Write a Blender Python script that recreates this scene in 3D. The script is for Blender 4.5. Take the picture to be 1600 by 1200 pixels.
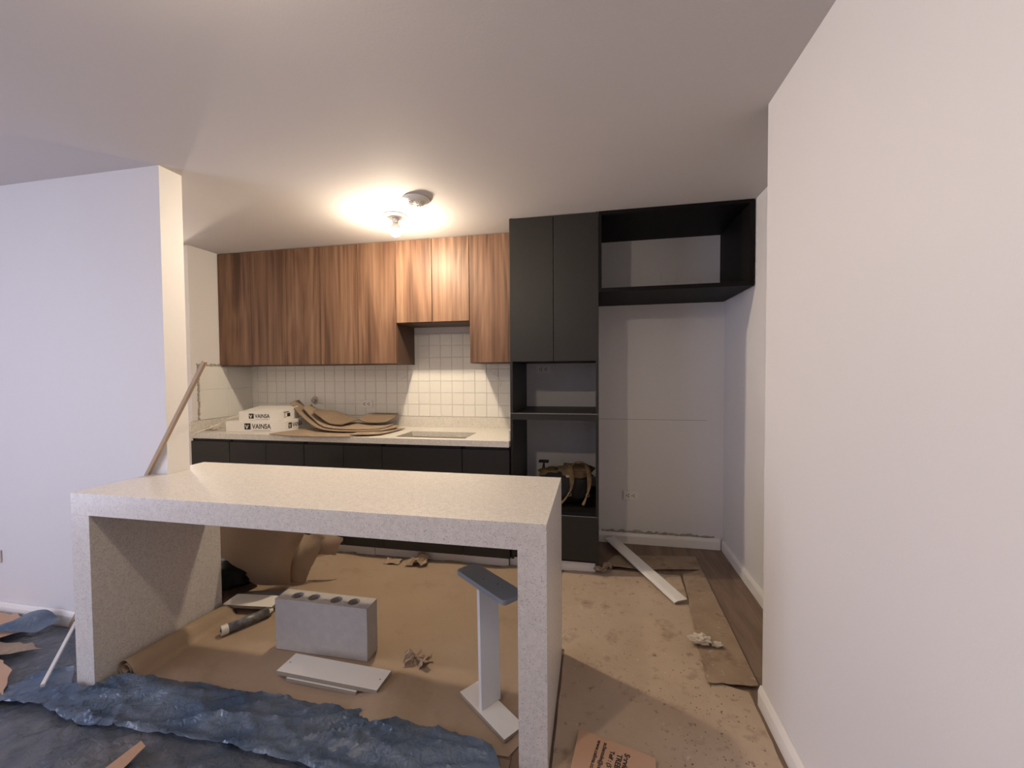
import bpy, bmesh, math, random
from mathutils import Vector, Matrix, noise
random.seed(7)
S = bpy.context.scene
for o in list(bpy.data.objects): bpy.data.objects.remove(o)
C = S.collection

# ------------------------------------------------------------------ camera
FPX, CAMH = 641.04, 1.3665
fw = Vector((-0.19673244, 0.98005119, -0.02821368))
rt = Vector((0.98045657, 0.19661798, -0.00680278))
up = Vector((0.00111975, 0.02900061, 0.99957877))
cd = bpy.data.cameras.new('camera'); cam = bpy.data.objects.new('camera', cd); C.objects.link(cam)
cd.sensor_width = 36; cd.lens = FPX/1600*36; cd.clip_start = .02
m = Matrix((rt, up, -fw)).transposed().to_4x4(); m.translation = (0, 0, CAMH)
cam.matrix_world = m; S.camera = cam

# ------------------------------------------------------------------ world, daylight, exposure
S.view_settings.view_transform = 'Standard'
try: S.view_settings.look = 'None'
except Exception: pass
S.view_settings.gamma = 1; S.view_settings.use_curve_mapping = False
S.view_settings.exposure = 0.97
w = bpy.data.worlds.new('world'); S.world = w; w.use_nodes = True
bg = w.node_tree.nodes['Background']; bg.inputs[0].default_value = (.62, .72, 1, 1); bg.inputs[1].default_value = 1.0
def area(name, loc, direction, sx, sy, power, col):
    l = bpy.data.lights.new(name, 'AREA'); l.shape = 'RECTANGLE'; l.size = sx; l.size_y = sy; l.energy = power; l.color = col
    o = bpy.data.objects.new(name, l); C.objects.link(o); o.location = loc
    o.rotation_euler = Vector(direction).to_track_quat('-Z', 'Z').to_euler(); return o
DAY = (.79, .78, 1.0)
area('window_daylight', (-4.55, -.75, 1.25), (1, 0, 0), 2.3, 2.0, 36, DAY)        # balcony window left of the photographer
area('passage_daylight', (-4.55, 3.62, 1.45), (1, 0, 0), .9, 1.2, 6, DAY)      # window at the end of the passage
BULB_W = 330.0
BULBCOL = (1.0, .83, .62, 1)

# ------------------------------------------------------------------ sizes solved from the photograph
ZC = 2.408
IX0, IX1, IY0, IY1, IZ, IT, ITK = -2.2126, -.1556, 1.3426, 1.9608, .8614, .0992, .0938
XR, YR, XN, YB, XL = .6688, 1.802, .961, 3.35, -3.2
YU, ZU, ZH = 3.007, 1.438, 1.758
YT, TX0, TX1 = 2.7505, -.5657, .0282
YC, YF, ZF = 2.706, 2.7496, 1.8855
YP, XP, TP = 1.6832, -2.1213, .1155
XW, YW, YH = -4.6, -3.0, 4.2          # far left wall, window wall, back of the passage

# ------------------------------------------------------------------ material helpers
MATS = {}
def mat(name, col, rough=.6, metal=0, spec=.5, bump=None, var=None, alpha=None):
    """bump=(scale,strength); var=(scale, amount, col2, detail) noise colour variation"""
    if name in MATS: return MATS[name]
    M = bpy.data.materials.new(name); M.use_nodes = True; nt = M.node_tree; b = nt.nodes['Principled BSDF']
    b.inputs['Base Color'].default_value = (*col, 1); b.inputs['Roughness'].default_value = rough
    b.inputs['Metallic'].default_value = metal; b.inputs['Specular IOR Level'].default_value = spec
    if bump or var:
        tc = nt.nodes.new('ShaderNodeTexCoord')
        geo = nt.nodes.new('ShaderNodeNewGeometry')
    if var:
        n = nt.nodes.new('ShaderNodeTexNoise'); n.inputs['Scale'].default_value = var[0]; n.inputs['Detail'].default_value = var[3] if len(var) > 3 else 5
        nt.links.new(geo.outputs['Position'], n.inputs['Vector'])
        r = nt.nodes.new('ShaderNodeValToRGB'); r.color_ramp.elements[0].position = .5-var[1]/2; r.color_ramp.elements[1].position = .5+var[1]/2
        r.color_ramp.elements[0].color = (*col, 1); r.color_ramp.elements[1].color = (*var[2], 1)
        nt.links.new(n.outputs['Fac'], r.inputs['Fac']); nt.links.new(r.outputs['Color'], b.inputs['Base Color'])
    if bump:
        n2 = nt.nodes.new('ShaderNodeTexNoise'); n2.inputs['Scale'].default_value = bump[0]; n2.inputs['Detail'].default_value = 4
        nt.links.new(geo.outputs['Position'], n2.inputs['Vector'])
        bp = nt.nodes.new('ShaderNodeBump'); bp.inputs['Strength'].default_value = bump[1]; bp.inputs['Distance'].default_value = .01
        nt.links.new(n2.outputs['Fac'], bp.inputs['Height']); nt.links.new(bp.outputs['Normal'], b.inputs['Normal'])
    MATS[name] = M; return M
def ramp(nt, els):
    r = nt.nodes.new('ShaderNodeValToRGB'); cr = r.color_ramp
    while len(cr.elements) < len(els): cr.elements.new(.5)
    for e, (p, c) in zip(cr.elements, els): e.position = p; e.color = (*c, 1)
    return r

wall_paint = mat('wall_paint', (.71, .69, .68), .55, bump=(160, .06))
ceil_paint = mat('ceiling_paint', (.60, .57, .56), .8, bump=(120, .05))
trim_white = mat('trim_white', (.80, .77, .72), .35)
grout = mat('grout', (.68, .655, .605), .9)
tile_white = mat('tile_white', (.76, .74, .69), .35)
plaster = mat('raw_plaster', (.30, .265, .225), .95, bump=(90, .8), var=(40, .4, (.42, .38, .33)))
black_lam = mat('black_laminate', (.022, .020, .0172), .44, spec=.35, bump=(700, .04))
black_in = mat('black_interior', (.006, .005, .0045), .55, spec=.15)
black_gap = mat('black_channel', (.006, .006, .006), .5)
edge_grey = mat('edge_banding', (.16, .15, .135), .45)
steel = mat('brushed_steel', (.62, .58, .5), .32, .9)
plastic_white = mat('white_plastic', (.78, .76, .72), .4)
hole_black = mat('hole_black', (.01, .01, .01), .7)
kraft = mat('kraft_paper', (.325, .232, .152), .8, bump=(9, .35), var=(3.2, .7, (.38, .28, .19)))
kraft_dusty = mat('kraft_dusty', (.43, .325, .235), .85, bump=(14, .3), var=(4.5, .5, (.50, .395, .29), 8))
def add_stains(M, spec):
    nt = M.node_tree; b = nt.nodes['Principled BSDF']; src = b.inputs['Base Color'].links[0].from_socket; geo = nt.nodes.new('ShaderNodeNewGeometry')
    for sc, lo, hi, col, det in spec:
        n = nt.nodes.new('ShaderNodeTexNoise'); n.inputs['Scale'].default_value = sc; n.inputs['Detail'].default_value = det; n.inputs['Roughness'].default_value = .65; nt.links.new(geo.outputs['Position'], n.inputs['Vector'])
        r = ramp(nt, [(lo, (0, 0, 0)), (hi, (1, 1, 1))]); nt.links.new(n.outputs['Fac'], r.inputs['Fac'])
        mx = nt.nodes.new('ShaderNodeMix'); mx.data_type = 'RGBA'; nt.links.new(r.outputs[0], mx.inputs['Factor']); nt.links.new(src, mx.inputs['A']); mx.inputs['B'].default_value = (*col, 1); src = mx.outputs['Result']
    nt.links.new(src, b.inputs['Base Color'])
add_stains(kraft_dusty, [(6.5, .56, .72, (.27, .195, .135), 10), (24, .60, .72, (.24, .17, .115), 6), (33, .64, .72, (.55, .46, .36), 5)])
kraft_worn = mat('kraft_worn', (.27, .19, .128), .85, bump=(22, .5), var=(7, .6, (.38, .285, .20), 8))
kraft_pink = mat('kraft_box', (.50, .30, .19), .75, bump=(30, .15), var=(5, .6, (.55, .35, .23)))
add_stains(kraft_worn, [(9, .55, .70, (.19, .13, .085), 10), (40, .62, .72, (.50, .42, .33), 5)])
add_stains(kraft, [(2.6, .56, .74, (.25, .17, .105), 9), (38, .68, .74, (.18, .12, .075), 4)])
card = mat('cardboard', (.285, .212, .145), .8, bump=(60, .15), var=(9, .6, (.335, .25, .172)))
card_dark = mat('cardboard_dark', (.19, .132, .085), .8, bump=(60, .15), var=(9, .6, (.225, .16, .105)))
box_white = mat('box_white', (.74, .71, .66), .5)
ink = mat('ink', (.012, .011, .010), .6)
board_white = mat('melamine_white', (.78, .745, .68), .4)
board_edge = mat('board_raw_edge', (.30, .25, .19), .9, bump=(200, .4))
board_grey = mat('board_grey', (.205, .225, .235), .45)
block_grey = mat('block_grey', (.44, .405, .36), .9, bump=(120, .35), var=(30, .5, (.5, .46, .415)))
dust_white = mat('plaster_crumbs', (.62, .55, .46), .95, bump=(60, .6))
bag_black = mat('bag_black', (.011, .009, .008), .8, bump=(150, .2))
bag_tan = mat('bag_tan', (.185, .122, .05), .85, bump=(180, .3), var=(20, .5, (.095, .055, .025)))
brass = mat('buckle', (.30, .22, .11), .4, .6)
stick_mat = mat('stick_wood', (.42, .31, .20), .7)
string_mat = mat('string', (.74, .68, .56), .8)
tube_white = mat('tube_white', (.72, .68, .6), .4)

def quartz(name, base, dark, light, sc):
    M = bpy.data.materials.new(name); M.use_nodes = True; nt = M.node_tree; b = nt.nodes['Principled BSDF']
    geo = nt.nodes.new('ShaderNodeNewGeometry')
    v = nt.nodes.new('ShaderNodeTexVoronoi'); v.inputs['Scale'].default_value = sc; nt.links.new(geo.outputs['Position'], v.inputs['Vector'])
    sep = nt.nodes.new('ShaderNodeSeparateColor'); nt.links.new(v.outputs['Color'], sep.inputs[0])
    sizer = ramp(nt, [(0, (1, 1, 1)), (.30, (1, 1, 1)), (.40, (0, 0, 0))]); nt.links.new(v.outputs['Distance'], sizer.inputs['Fac'])
    pick = ramp(nt, [(0, (1, 1, 1)), (.17, (1, 1, 1)), (.24, (0, 0, 0))]); nt.links.new(sep.outputs[0], pick.inputs['Fac'])
    pick2 = ramp(nt, [(.86, (0, 0, 0)), (.9, (1, 1, 1))]); nt.links.new(sep.outputs[1], pick2.inputs['Fac'])
    def mul(a, c):
        q = nt.nodes.new('ShaderNodeMath'); q.operation = 'MULTIPLY'; nt.links.new(a, q.inputs[0]); nt.links.new(c, q.inputs[1]); return q.outputs[0]
    n = nt.nodes.new('ShaderNodeTexNoise'); n.inputs['Scale'].default_value = 60; n.inputs['Detail'].default_value = 6; nt.links.new(geo.outputs['Position'], n.inputs['Vector'])
    br = ramp(nt, [(.35, tuple(x*.93 for x in base)), (.65, tuple(min(1, x*1.05) for x in base))]); nt.links.new(n.outputs['Fac'], br.inputs['Fac'])
    m1 = nt.nodes.new('ShaderNodeMix'); m1.data_type = 'RGBA'; nt.links.new(mul(sizer.outputs[0], pick.outputs[0]), m1.inputs['Factor'])
    nt.links.new(br.outputs[0], m1.inputs['A']); m1.inputs['B'].default_value = (*dark, 1)
    m2 = nt.nodes.new('ShaderNodeMix'); m2.data_type = 'RGBA'; nt.links.new(mul(sizer.outputs[0], pick2.outputs[0]), m2.inputs['Factor'])
    nt.links.new(m1.outputs['Result'], m2.inputs['A']); m2.inputs['B'].default_value = (*light, 1)
    nt.links.new(m2.outputs['Result'], b.inputs['Base Color']); b.inputs['Roughness'].default_value = .32
    return M
quartz_m = quartz('speckled_quartz', (.66, .625, .58), (.28, .25, .22), (.82, .79, .74), 230)
quartz_c = quartz('counter_quartz', (.66, .625, .565), (.38, .35, .31), (.8, .77, .7), 150)

def walnut():
    M = bpy.data.materials.new('walnut'); M.use_nodes = True; nt = M.node_tree; b = nt.nodes['Principled BSDF']
    geo = nt.nodes.new('ShaderNodeNewGeometry'); oi = nt.nodes.new('ShaderNodeObjectInfo')
    off = nt.nodes.new('ShaderNodeVectorMath'); off.operation = 'SCALE'; off.inputs[0].default_value = (31, 17, 9); nt.links.new(oi.outputs['Random'], off.inputs['Scale'])
    add = nt.nodes.new('ShaderNodeVectorMath'); nt.links.new(geo.outputs['Position'], add.inputs[0]); nt.links.new(off.outputs[0], add.inputs[1])
    def stretched(sx, sz):
        mp = nt.nodes.new('ShaderNodeMapping'); mp.inputs['Scale'].default_value = (sx, sx, sz); nt.links.new(add.outputs[0], mp.inputs['Vector']); return mp.outputs[0]
    n1 = nt.nodes.new('ShaderNodeTexNoise'); n1.inputs['Scale'].default_value = 1; n1.inputs['Detail'].default_value = 3; n1.inputs['Distortion'].default_value = .6; nt.links.new(stretched(5.0, .55), n1.inputs['Vector'])
    # cathedral rings from the slow noise
    ml = nt.nodes.new('ShaderNodeMath'); ml.operation = 'MULTIPLY'; ml.inputs[1].default_value = 34; nt.links.new(n1.outputs['Fac'], ml.inputs[0])
    sn = nt.nodes.new('ShaderNodeMath'); sn.operation = 'SINE'; nt.links.new(ml.outputs[0], sn.inputs[0])
    n2 = nt.nodes.new('ShaderNodeTexNoise'); n2.inputs['Scale'].default_value = 1; n2.inputs['Detail'].default_value = 5; nt.links.new(stretched(42, 1.1), n2.inputs['Vector'])
    n3 = nt.nodes.new('ShaderNodeTexNoise'); n3.inputs['Scale'].default_value = 1; n3.inputs['Detail'].default_value = 2; nt.links.new(stretched(9, .5), n3.inputs['Vector'])
    a = nt.nodes.new('ShaderNodeMath'); a.operation = 'MULTIPLY_ADD'; a.inputs[1].default_value = .10; nt.links.new(sn.outputs[0], a.inputs[0]); nt.links.new(n2.outputs['Fac'], a.inputs[2])
    a2 = nt.nodes.new('ShaderNodeMath'); a2.operation = 'MULTIPLY_ADD'; a2.inputs[1].default_value = .9; nt.links.new(n3.outputs['Fac'], a2.inputs[0]); nt.links.new(a.outputs[0], a2.inputs[2])
    r = ramp(nt, [(.60, (.076, .039, .024)), (.85, (.138, .075, .046)), (1.0, (.178, .100, .062)), (1.22, (.232, .140, .088))])
    sc = nt.nodes.new('ShaderNodeMath'); sc.operation = 'MULTIPLY'; sc.inputs[1].default_value = 1.0; nt.links.new(a2.outputs[0], sc.inputs[0])
    mr = nt.nodes.new('ShaderNodeMapRange'); mr.inputs['From Min'].default_value = .55; mr.inputs['From Max'].default_value = 1.35; nt.links.new(sc.outputs[0], mr.inputs['Value'])
    for e, p in zip(r.color_ramp.elements, (.12, .40, .62, .9)): e.position = p
    nt.links.new(mr.outputs[0], r.inputs['Fac']); nt.links.new(r.outputs[0], b.inputs['Base Color']); b.inputs['Roughness'].default_value = .5; b.inputs['Specular IOR Level'].default_value = .25
    return M
walnut_m = walnut()
walnut_side = mat('walnut_side', (.085, .045, .028), .5)

def floor_wood():
    M = bpy.data.materials.new('laminate'); M.use_nodes = True; nt = M.node_tree; b = nt.nodes['Principled BSDF']
    geo = nt.nodes.new('ShaderNodeNewGeometry'); oi = nt.nodes.new('ShaderNodeObjectInfo')
    off = nt.nodes.new('ShaderNodeVectorMath'); off.operation = 'SCALE'; off.inputs[0].default_value = (31, 17, 9); nt.links.new(oi.outputs['Random'], off.inputs['Scale'])
    add = nt.nodes.new('ShaderNodeVectorMath'); nt.links.new(geo.outputs['Position'], add.inputs[0]); nt.links.new(off.outputs[0], add.inputs[1])
    mp = nt.nodes.new('ShaderNodeMapping'); mp.inputs['Scale'].default_value = (16, 2.2, 1); nt.links.new(add.outputs[0], mp.inputs['Vector'])
    n = nt.nodes.new('ShaderNodeTexNoise'); n.inputs['Scale'].default_value = 1; n.inputs['Detail'].default_value = 6; n.inputs['Distortion'].default_value = 1; nt.links.new(mp.outputs[0], n.inputs['Vector'])
    r = ramp(nt, [(.3, (.15, .098, .066)), (.55, (.215, .145, .10)), (.75, (.25, .175, .125))]); nt.links.new(n.outputs['Fac'], r.inputs['Fac'])
    nt.links.new(r.outputs[0], b.inputs['Base Color']); b.inputs['Roughness'].default_value = .5; return M
laminate = floor_wood()

def tarp_mat(name, ca, cb, trans):
    M = bpy.data.materials.new(name); M.use_nodes = True; nt = M.node_tree; b = nt.nodes['Principled BSDF']; out = nt.nodes['Material Output']
    geo = nt.nodes.new('ShaderNodeNewGeometry')
    n = nt.nodes.new('ShaderNodeTexNoise'); n.inputs['Scale'].default_value = 5; n.inputs['Detail'].default_value = 6; nt.links.new(geo.outputs['Position'], n.inputs['Vector'])
    r = ramp(nt, [(.38, ca), (.62, cb)]); nt.links.new(n.outputs['Fac'], r.inputs['Fac']); nt.links.new(r.outputs[0], b.inputs['Base Color'])
    b.inputs['Roughness'].default_value = .2; b.inputs['Specular IOR Level'].default_value = .75
    n2 = nt.nodes.new('ShaderNodeTexNoise'); n2.inputs['Scale'].default_value = 34; n2.inputs['Detail'].default_value = 6; n2.inputs['Distortion'].default_value = 1.2; nt.links.new(geo.outputs['Position'], n2.inputs['Vector'])
    bp = nt.nodes.new('ShaderNodeBump'); bp.inputs['Strength'].default_value = .6; bp.inputs['Distance'].default_value = .012; nt.links.new(n2.outputs['Fac'], bp.inputs['Height']); nt.links.new(bp.outputs[0], b.inputs['Normal'])
    t = nt.nodes.new('ShaderNodeBsdfTransparent'); t.inputs[0].default_value = (.55, .68, .9, 1)
    mx = nt.nodes.new('ShaderNodeMixShader'); mx.inputs[0].default_value = trans
    nt.links.new(b.outputs[0], mx.inputs[1]); nt.links.new(t.outputs[0], mx.inputs[2]); nt.links.new(mx.outputs[0], out.inputs['Surface']); return M
tarp_thin = tarp_mat('blue_film', (.135, .155, .185), (.23, .228, .23), .30)
tarp_blue = tarp_mat('blue_film_double', (.075, .125, .205), (.155, .20, .26), .18)

def glow(name, col, s):
    M = bpy.data.materials.new(name); M.use_nodes = True; nt = M.node_tree; b = nt.nodes['Principled BSDF']
    b.inputs['Base Color'].default_value = (.9, .9, .9, 1); b.inputs['Emission Color'].default_value = col; b.inputs['Emission Strength'].default_value = s; return M
bulb_m = glow('lit_bulb', BULBCOL, BULB_W*2.15)
bulb_m2 = glow('lit_bulb_living', BULBCOL, BULB_W*.84)

# ------------------------------------------------------------------ geometry helpers
class MB:
    def __init__(s): s.v = []; s.f = []
    def add(s, vs, fs, M=None):
        k = len(s.v); s.v += [tuple(M @ Vector(v)) if M else tuple(v) for v in vs]; s.f += [tuple(i+k for i in f) for f in fs]; return s
    def box(s, x0, x1, y0, y1, z0, z1, M=None):
        return s.add([(x0,y0,z0),(x1,y0,z0),(x1,y1,z0),(x0,y1,z0),(x0,y0,z1),(x1,y0,z1),(x1,y1,z1),(x0,y1,z1)],
                     [(3,2,1,0),(4,5,6,7),(0,1,5,4),(1,2,6,5),(2,3,7,6),(3,0,4,7)], M)
    def prism(s, poly, z0, z1, M=None):
        n = len(poly); vs = [(x, y, z0) for x, y in poly]+[(x, y, z1) for x, y in poly]
        fs = [tuple(range(n-1, -1, -1)), tuple(range(n, 2*n))]+[(i, (i+1) % n, n+(i+1) % n, n+i) for i in range(n)]
        return s.add(vs, fs, M)
    def lathe(s, prof, n=24, M=None, cap=True):
        vs = []; fs = []
        for r, z in prof:
            for i in range(n): a = 2*math.pi*i/n; vs.append((r*math.cos(a), r*math.sin(a), z))
        for j in range(len(prof)-1):
            for i in range(n): fs.append((j*n+i, j*n+(i+1) % n, (j+1)*n+(i+1) % n, (j+1)*n+i))
        if cap: fs += [tuple(range(n-1, -1, -1)), tuple(range((len(prof)-1)*n, len(prof)*n))]
        return s.add(vs, fs, M)
    def tube(s, pts, r, n=8, flat=1.0):
        pts = [Vector(p) for p in pts]; rings = []; k = len(s.v); upv = Vector((0, 0, 1))
        for i, p in enumerate(pts):
            t = (pts[min(i+1, len(pts)-1)]-pts[max(i-1, 0)]).normalized()
            a = t.cross(upv); a = t.cross(Vector((1, 0, 0))) if a.length < 1e-3 else a
            a.normalize(); b2 = t.cross(a); rr = r[i] if isinstance(r, (list, tuple)) else r
            s.v += [tuple(p+a*rr*math.cos(2*math.pi*j/n)+b2*rr*flat*math.sin(2*math.pi*j/n)) for j in range(n)]
        for i in range(len(pts)-1):
            for j in range(n): s.f.append((k+i*n+j, k+i*n+(j+1) % n, k+(i+1)*n+(j+1) % n, k+(i+1)*n+j))
        e = k+(len(pts)-1)*n; s.f += [tuple(range(k+n-1, k-1, -1)), tuple(range(e, e+n))]; return s
    def build(s, name, material, parent=None, bevel=0, smooth=False, mats=None):
        off = Vector(parent.matrix_world.translation) if parent else Vector((0, 0, 0))
        if parent:
            off = Vector((0, 0, 0)); q = parent
            while q: off += q.location; q = q.parent
        me = bpy.data.meshes.new(name); me.from_pydata([tuple(Vector(v)-off) for v in s.v], [], s.f); me.validate(); me.update()
        me.materials.append(material)
        bm = bmesh.new(); bm.from_mesh(me); bmesh.ops.recalc_face_normals(bm, faces=bm.faces); bm.to_mesh(me); bm.free()
        o = bpy.data.objects.new(name, me); C.objects.link(o); o.parent = parent
        if smooth:
            for p in me.polygons: p.use_smooth = True
        if bevel:
            b = o.modifiers.new('bevel', 'BEVEL'); b.width = bevel; b.segments = 2; b.limit_method = 'ANGLE'; b.angle_limit = math.radians(40)
        return o
def tag(o, label, cat, group=None, kind=None):
    o['label'] = label; o['category'] = cat
    if group: o['group'] = group
    if kind: o['kind'] = kind
    return o
def thing(name, label, cat, loc, group=None):
    o = bpy.data.objects.new(name, None); C.objects.link(o); o.location = loc; o.empty_display_size = .05; return tag(o, label, cat, group)
def struct(o): o['kind'] = 'structure'; return o
def box(name, x0, x1, y0, y1, z0, z1, material, parent=None, bevel=0): return MB().box(x0, x1, y0, y1, z0, z1).build(name, material, parent, bevel)
def dup(o, parent=None, loc=None):
    c = o.copy(); C.objects.link(c); c.parent = parent
    if loc is not None: c.location = loc
    for ch in o.children: dup(ch, c)
    return c
def cat4(p0, p1, p2, p3, t):
    return tuple(.5*((2*b)+(-a+c)*t+(2*a-5*b+4*c-d)*t*t+(-a+3*b-3*c+d)*t**3) for a, b, c, d in zip(p0, p1, p2, p3))
def resample(row, n):
    L = len(row)-1; out = []
    for i in range(n+1):
        u = L*i/n; k = min(int(u), L-1); t = u-k
        out.append(cat4(row[max(k-1, 0)], row[k], row[k+1], row[min(k+2, L)], t))
    return out
def patch(name, rows, nu, nv, thick, material, parent=None, jit=0, jsc=12, ragged=0, smooth=True, seed=0):
    """a bent sheet with thickness through a grid of control points"""
    R = [resample(r, nu) for r in rows]
    cols = [resample([R[j][i] for j in range(len(R))], nv) for i in range(nu+1)]
    P = [[Vector(cols[i][j]) for i in range(nu+1)] for j in range(nv+1)]
    N = [[None]*(nu+1) for _ in range(nv+1)]
    for j in range(nv+1):
        for i in range(nu+1):
            a = P[j][min(i+1, nu)]-P[j][max(i-1, 0)]; b = P[min(j+1, nv)][i]-P[max(j-1, 0)][i]
            n = a.cross(b); n = n.normalized() if n.length > 1e-9 else Vector((0, 0, 1)); N[j][i] = n
    rng = random.Random(seed)
    for j in range(nv+1):
        for i in range(nu+1):
            if jit: P[j][i] = P[j][i]+N[j][i]*jit*noise.noise(P[j][i]*jsc+Vector((seed, 0, 0)))
    if ragged:
        for j in range(nv+1):
            for i, k in ((0, 1), (nu, nu-1)): P[j][i] = P[j][i].lerp(P[j][k], rng.uniform(0, ragged))
        for i in range(nu+1):
            for j, k in ((0, 1), (nv, nv-1)): P[j][i] = P[j][i].lerp(P[k][i], rng.uniform(0, ragged))
    mb = MB(); W = nu+1; top = [tuple(P[j][i]+N[j][i]*thick/2) for j in range(nv+1) for i in range(W)]; bot = [tuple(P[j][i]-N[j][i]*thick/2) for j in range(nv+1) for i in range(W)]
    T = len(top); fs = []
    for j in range(nv):
        for i in range(nu):
            a = j*W+i; fs += [(a, a+1, a+W+1, a+W), (T+a, T+a+W, T+a+W+1, T+a+1)]
    rim = [i for i in range(nu)]+[j*W+nu for j in range(nv)]+[nv*W+i for i in range(nu, 0, -1)]+[j*W for j in range(nv, 0, -1)]
    for a, b in zip(rim, rim[1:]+rim[:1]): fs.append((a, T+a, T+b, b))
    mb.add(top+bot, fs)
    o = mb.build(name, material, parent)
    if smooth:
        for p in o.data.polygons: p.use_smooth = True
        o.data.set_sharp_from_angle(angle=math.radians(50))
    return o
def ragged_poly(pts, step=.03, amp=.006, seed=0):
    rng = random.Random(seed); out = []
    for (x0, y0, a0), (x1, y1, _) in zip(pts, pts[1:]+pts[:1]):
        d = math.hypot(x1-x0, y1-y0); n = max(1, int(d/step)); nx, ny = -(y1-y0)/d, (x1-x0)/d
        for i in range(n):
            t = i/n; j = rng.uniform(-amp, amp)*a0 if i else 0; out.append((x0+(x1-x0)*t+nx*j, y0+(y1-y0)*t+ny*j))
    return out
def floor_sheet(name, poly, z, material, step, hfun, thick=.0012, parent=None, smooth=True):
    """sheet cut to an outline, with real wrinkles: the outline is sliced into cells and lifted by hfun"""
    bm = bmesh.new(); vs = [bm.verts.new((x, y, 0)) for x, y in poly]; bm.faces.new(vs)
    bmesh.ops.triangulate(bm, faces=bm.faces[:])
    xs = [p[0] for p in poly]; ys = [p[1] for p in poly]
    for ax, lo, hi in ((0, min(xs), max(xs)), (1, min(ys), max(ys))):
        k = lo+step
        while k < hi:
            co = (k, 0, 0) if ax == 0 else (0, k, 0); no = (1, 0, 0) if ax == 0 else (0, 1, 0)
            bmesh.ops.bisect_plane(bm, geom=bm.verts[:]+bm.edges[:]+bm.faces[:], plane_co=co, plane_no=no); k += step
    bmesh.ops.dissolve_degenerate(bm, dist=1e-5, edges=bm.edges[:])
    for v in bm.verts: v.co.z = z+hfun(v.co.x, v.co.y)
    bmesh.ops.recalc_face_normals(bm, faces=bm.faces)
    g = bmesh.ops.extrude_face_region(bm, geom=bm.faces[:])
    for e in g['geom']:
        if isinstance(e, bmesh.types.BMVert): e.co.z += thick
    bmesh.ops.recalc_face_normals(bm, faces=bm.faces)
    off = parent.location if parent else Vector((0, 0, 0))
    for v in bm.verts: v.co -= off
    me = bpy.data.meshes.new(name); bm.to_mesh(me); bm.free(); me.materials.append(material)
    o = bpy.data.objects.new(name, me); C.objects.link(o); o.parent = parent
    if smooth:
        for p in me.polygons: p.use_smooth = True
        me.set_sharp_from_angle(angle=math.radians(55))
    return o
def text(name, s, size, M, material, parent, extrude=.0004, align='LEFT', sx=1.0, bold=0):
    cu = bpy.data.curves.new(name, 'FONT'); cu.body = s; cu.size = size; cu.extrude = extrude; cu.align_x = align; cu.offset = bold
    tmp = bpy.data.objects.new(name, cu); C.objects.link(tmp); dg = bpy.context.evaluated_depsgraph_get()
    me = bpy.data.meshes.new_from_object(tmp.evaluated_get(dg)); bpy.data.objects.remove(tmp); bpy.data.curves.remove(cu)
    off = Vector((0, 0, 0)); q = parent
    while q: off += q.location; q = q.parent
    me.transform(Matrix.Diagonal((sx, 1, 1, 1))); me.transform(M); me.transform(Matrix.Translation(-off)); me.materials.clear(); me.materials.append(material)
    o = bpy.data.objects.new(name, me); C.objects.link(o); o.parent = parent; return o
def RZ(a): return Matrix.Rotation(math.radians(a), 4, 'Z')
def T(x, y, z): return Matrix.Translation((x, y, z))

# ================================================================== SETTING
fl = struct(box('floor', XW-.1, 1.2, YW-.1, YH+.1, -.12, -.012, mat('screed', (.16, .12, .09), .9)))
# laminate planks, running away from the camera in the niche and beside the partition
def planks(x0, x1, y0, y1, wd, seed):
    rng = random.Random(seed); x = x0; protos = {}
    while x < x1-.001:
        xe = min(x+wd, x1); y = y0+rng.uniform(-1.1, -.1)
        while y < y1:
            ya, yb = max(y, y0), min(y+1.2, y1)
            if yb-ya > .03: MB().box(x+.0008, xe-.0008, ya+.0008, yb-.0008, -.012, 0).build('plank', laminate, fl)
            y += 1.2
        x = xe
planks(-.25, XN, 1.802, YB, .19, 3)
planks(-.25, XR, -.2, 1.802, .19, 4)
planks(-3.9, -.25, -.2, YP, .19, 5)
struct(box('floor', -3.2, -.25, YP, YB, -.012, 0, laminate))
struct(box('floor', XW, XR, YW, -.2, -.012, 0, laminate))
struct(box('floor', XW, -3.9, -.2, YP, -.012, 0, laminate))
struct(box('floor', XW, -3.2, YP, YH, -.012, 0, laminate))
struct(box('ceiling', XW-.1, 1.2, YW-.1, YH+.1, ZC, ZC+.1, ceil_paint))
wb = struct(box('wall_back', XL-.1, XN+.1, YB, YB+.12, 0, ZC, wall_paint))
wl = struct(box('wall_left', XL-.1, XL, 2.745, YB, 0, ZC, wall_paint))
struct(box('wall_partition', XW, XP, YP, YP+TP, 0, ZC, wall_paint))
MBr = MB().prism([(XR, YW), (XR+.5, YW), (XR+.5, YB+.12), (XN, YB+.12), (XN, YR), (XR, YR)], 0, ZC)
struct(MBr.build('wall_right', wall_paint))
struct(MB().box(XW-.1, XW, YW, -1.95, 0, ZC).box(XW-.1, XW, .45, 3.1, 0, ZC).box(XW-.1, XW, -1.95, .45, 0, .2).box(XW-.1, XW, -1.95, .45, 2.3, ZC).build('wall_far_left', wall_paint))
wfl = struct(MB().box(XW-.1, XW, 4.1, YH, 0, ZC).box(XW-.1, XW, 3.1, 4.1, 0, .8).box(XW-.1, XW, 3.1, 4.1, 2.1, ZC).build('wall_passage_end', wall_paint))
struct(box('wall_passage_back', XW-.1, XL, YH, YH+.1, 0, ZC, wall_paint))
struct(box('wall_front', XW-.1, XR+.5, YW-.1, YW, 0, ZC, wall_paint))
m = MB(); t = .05
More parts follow.
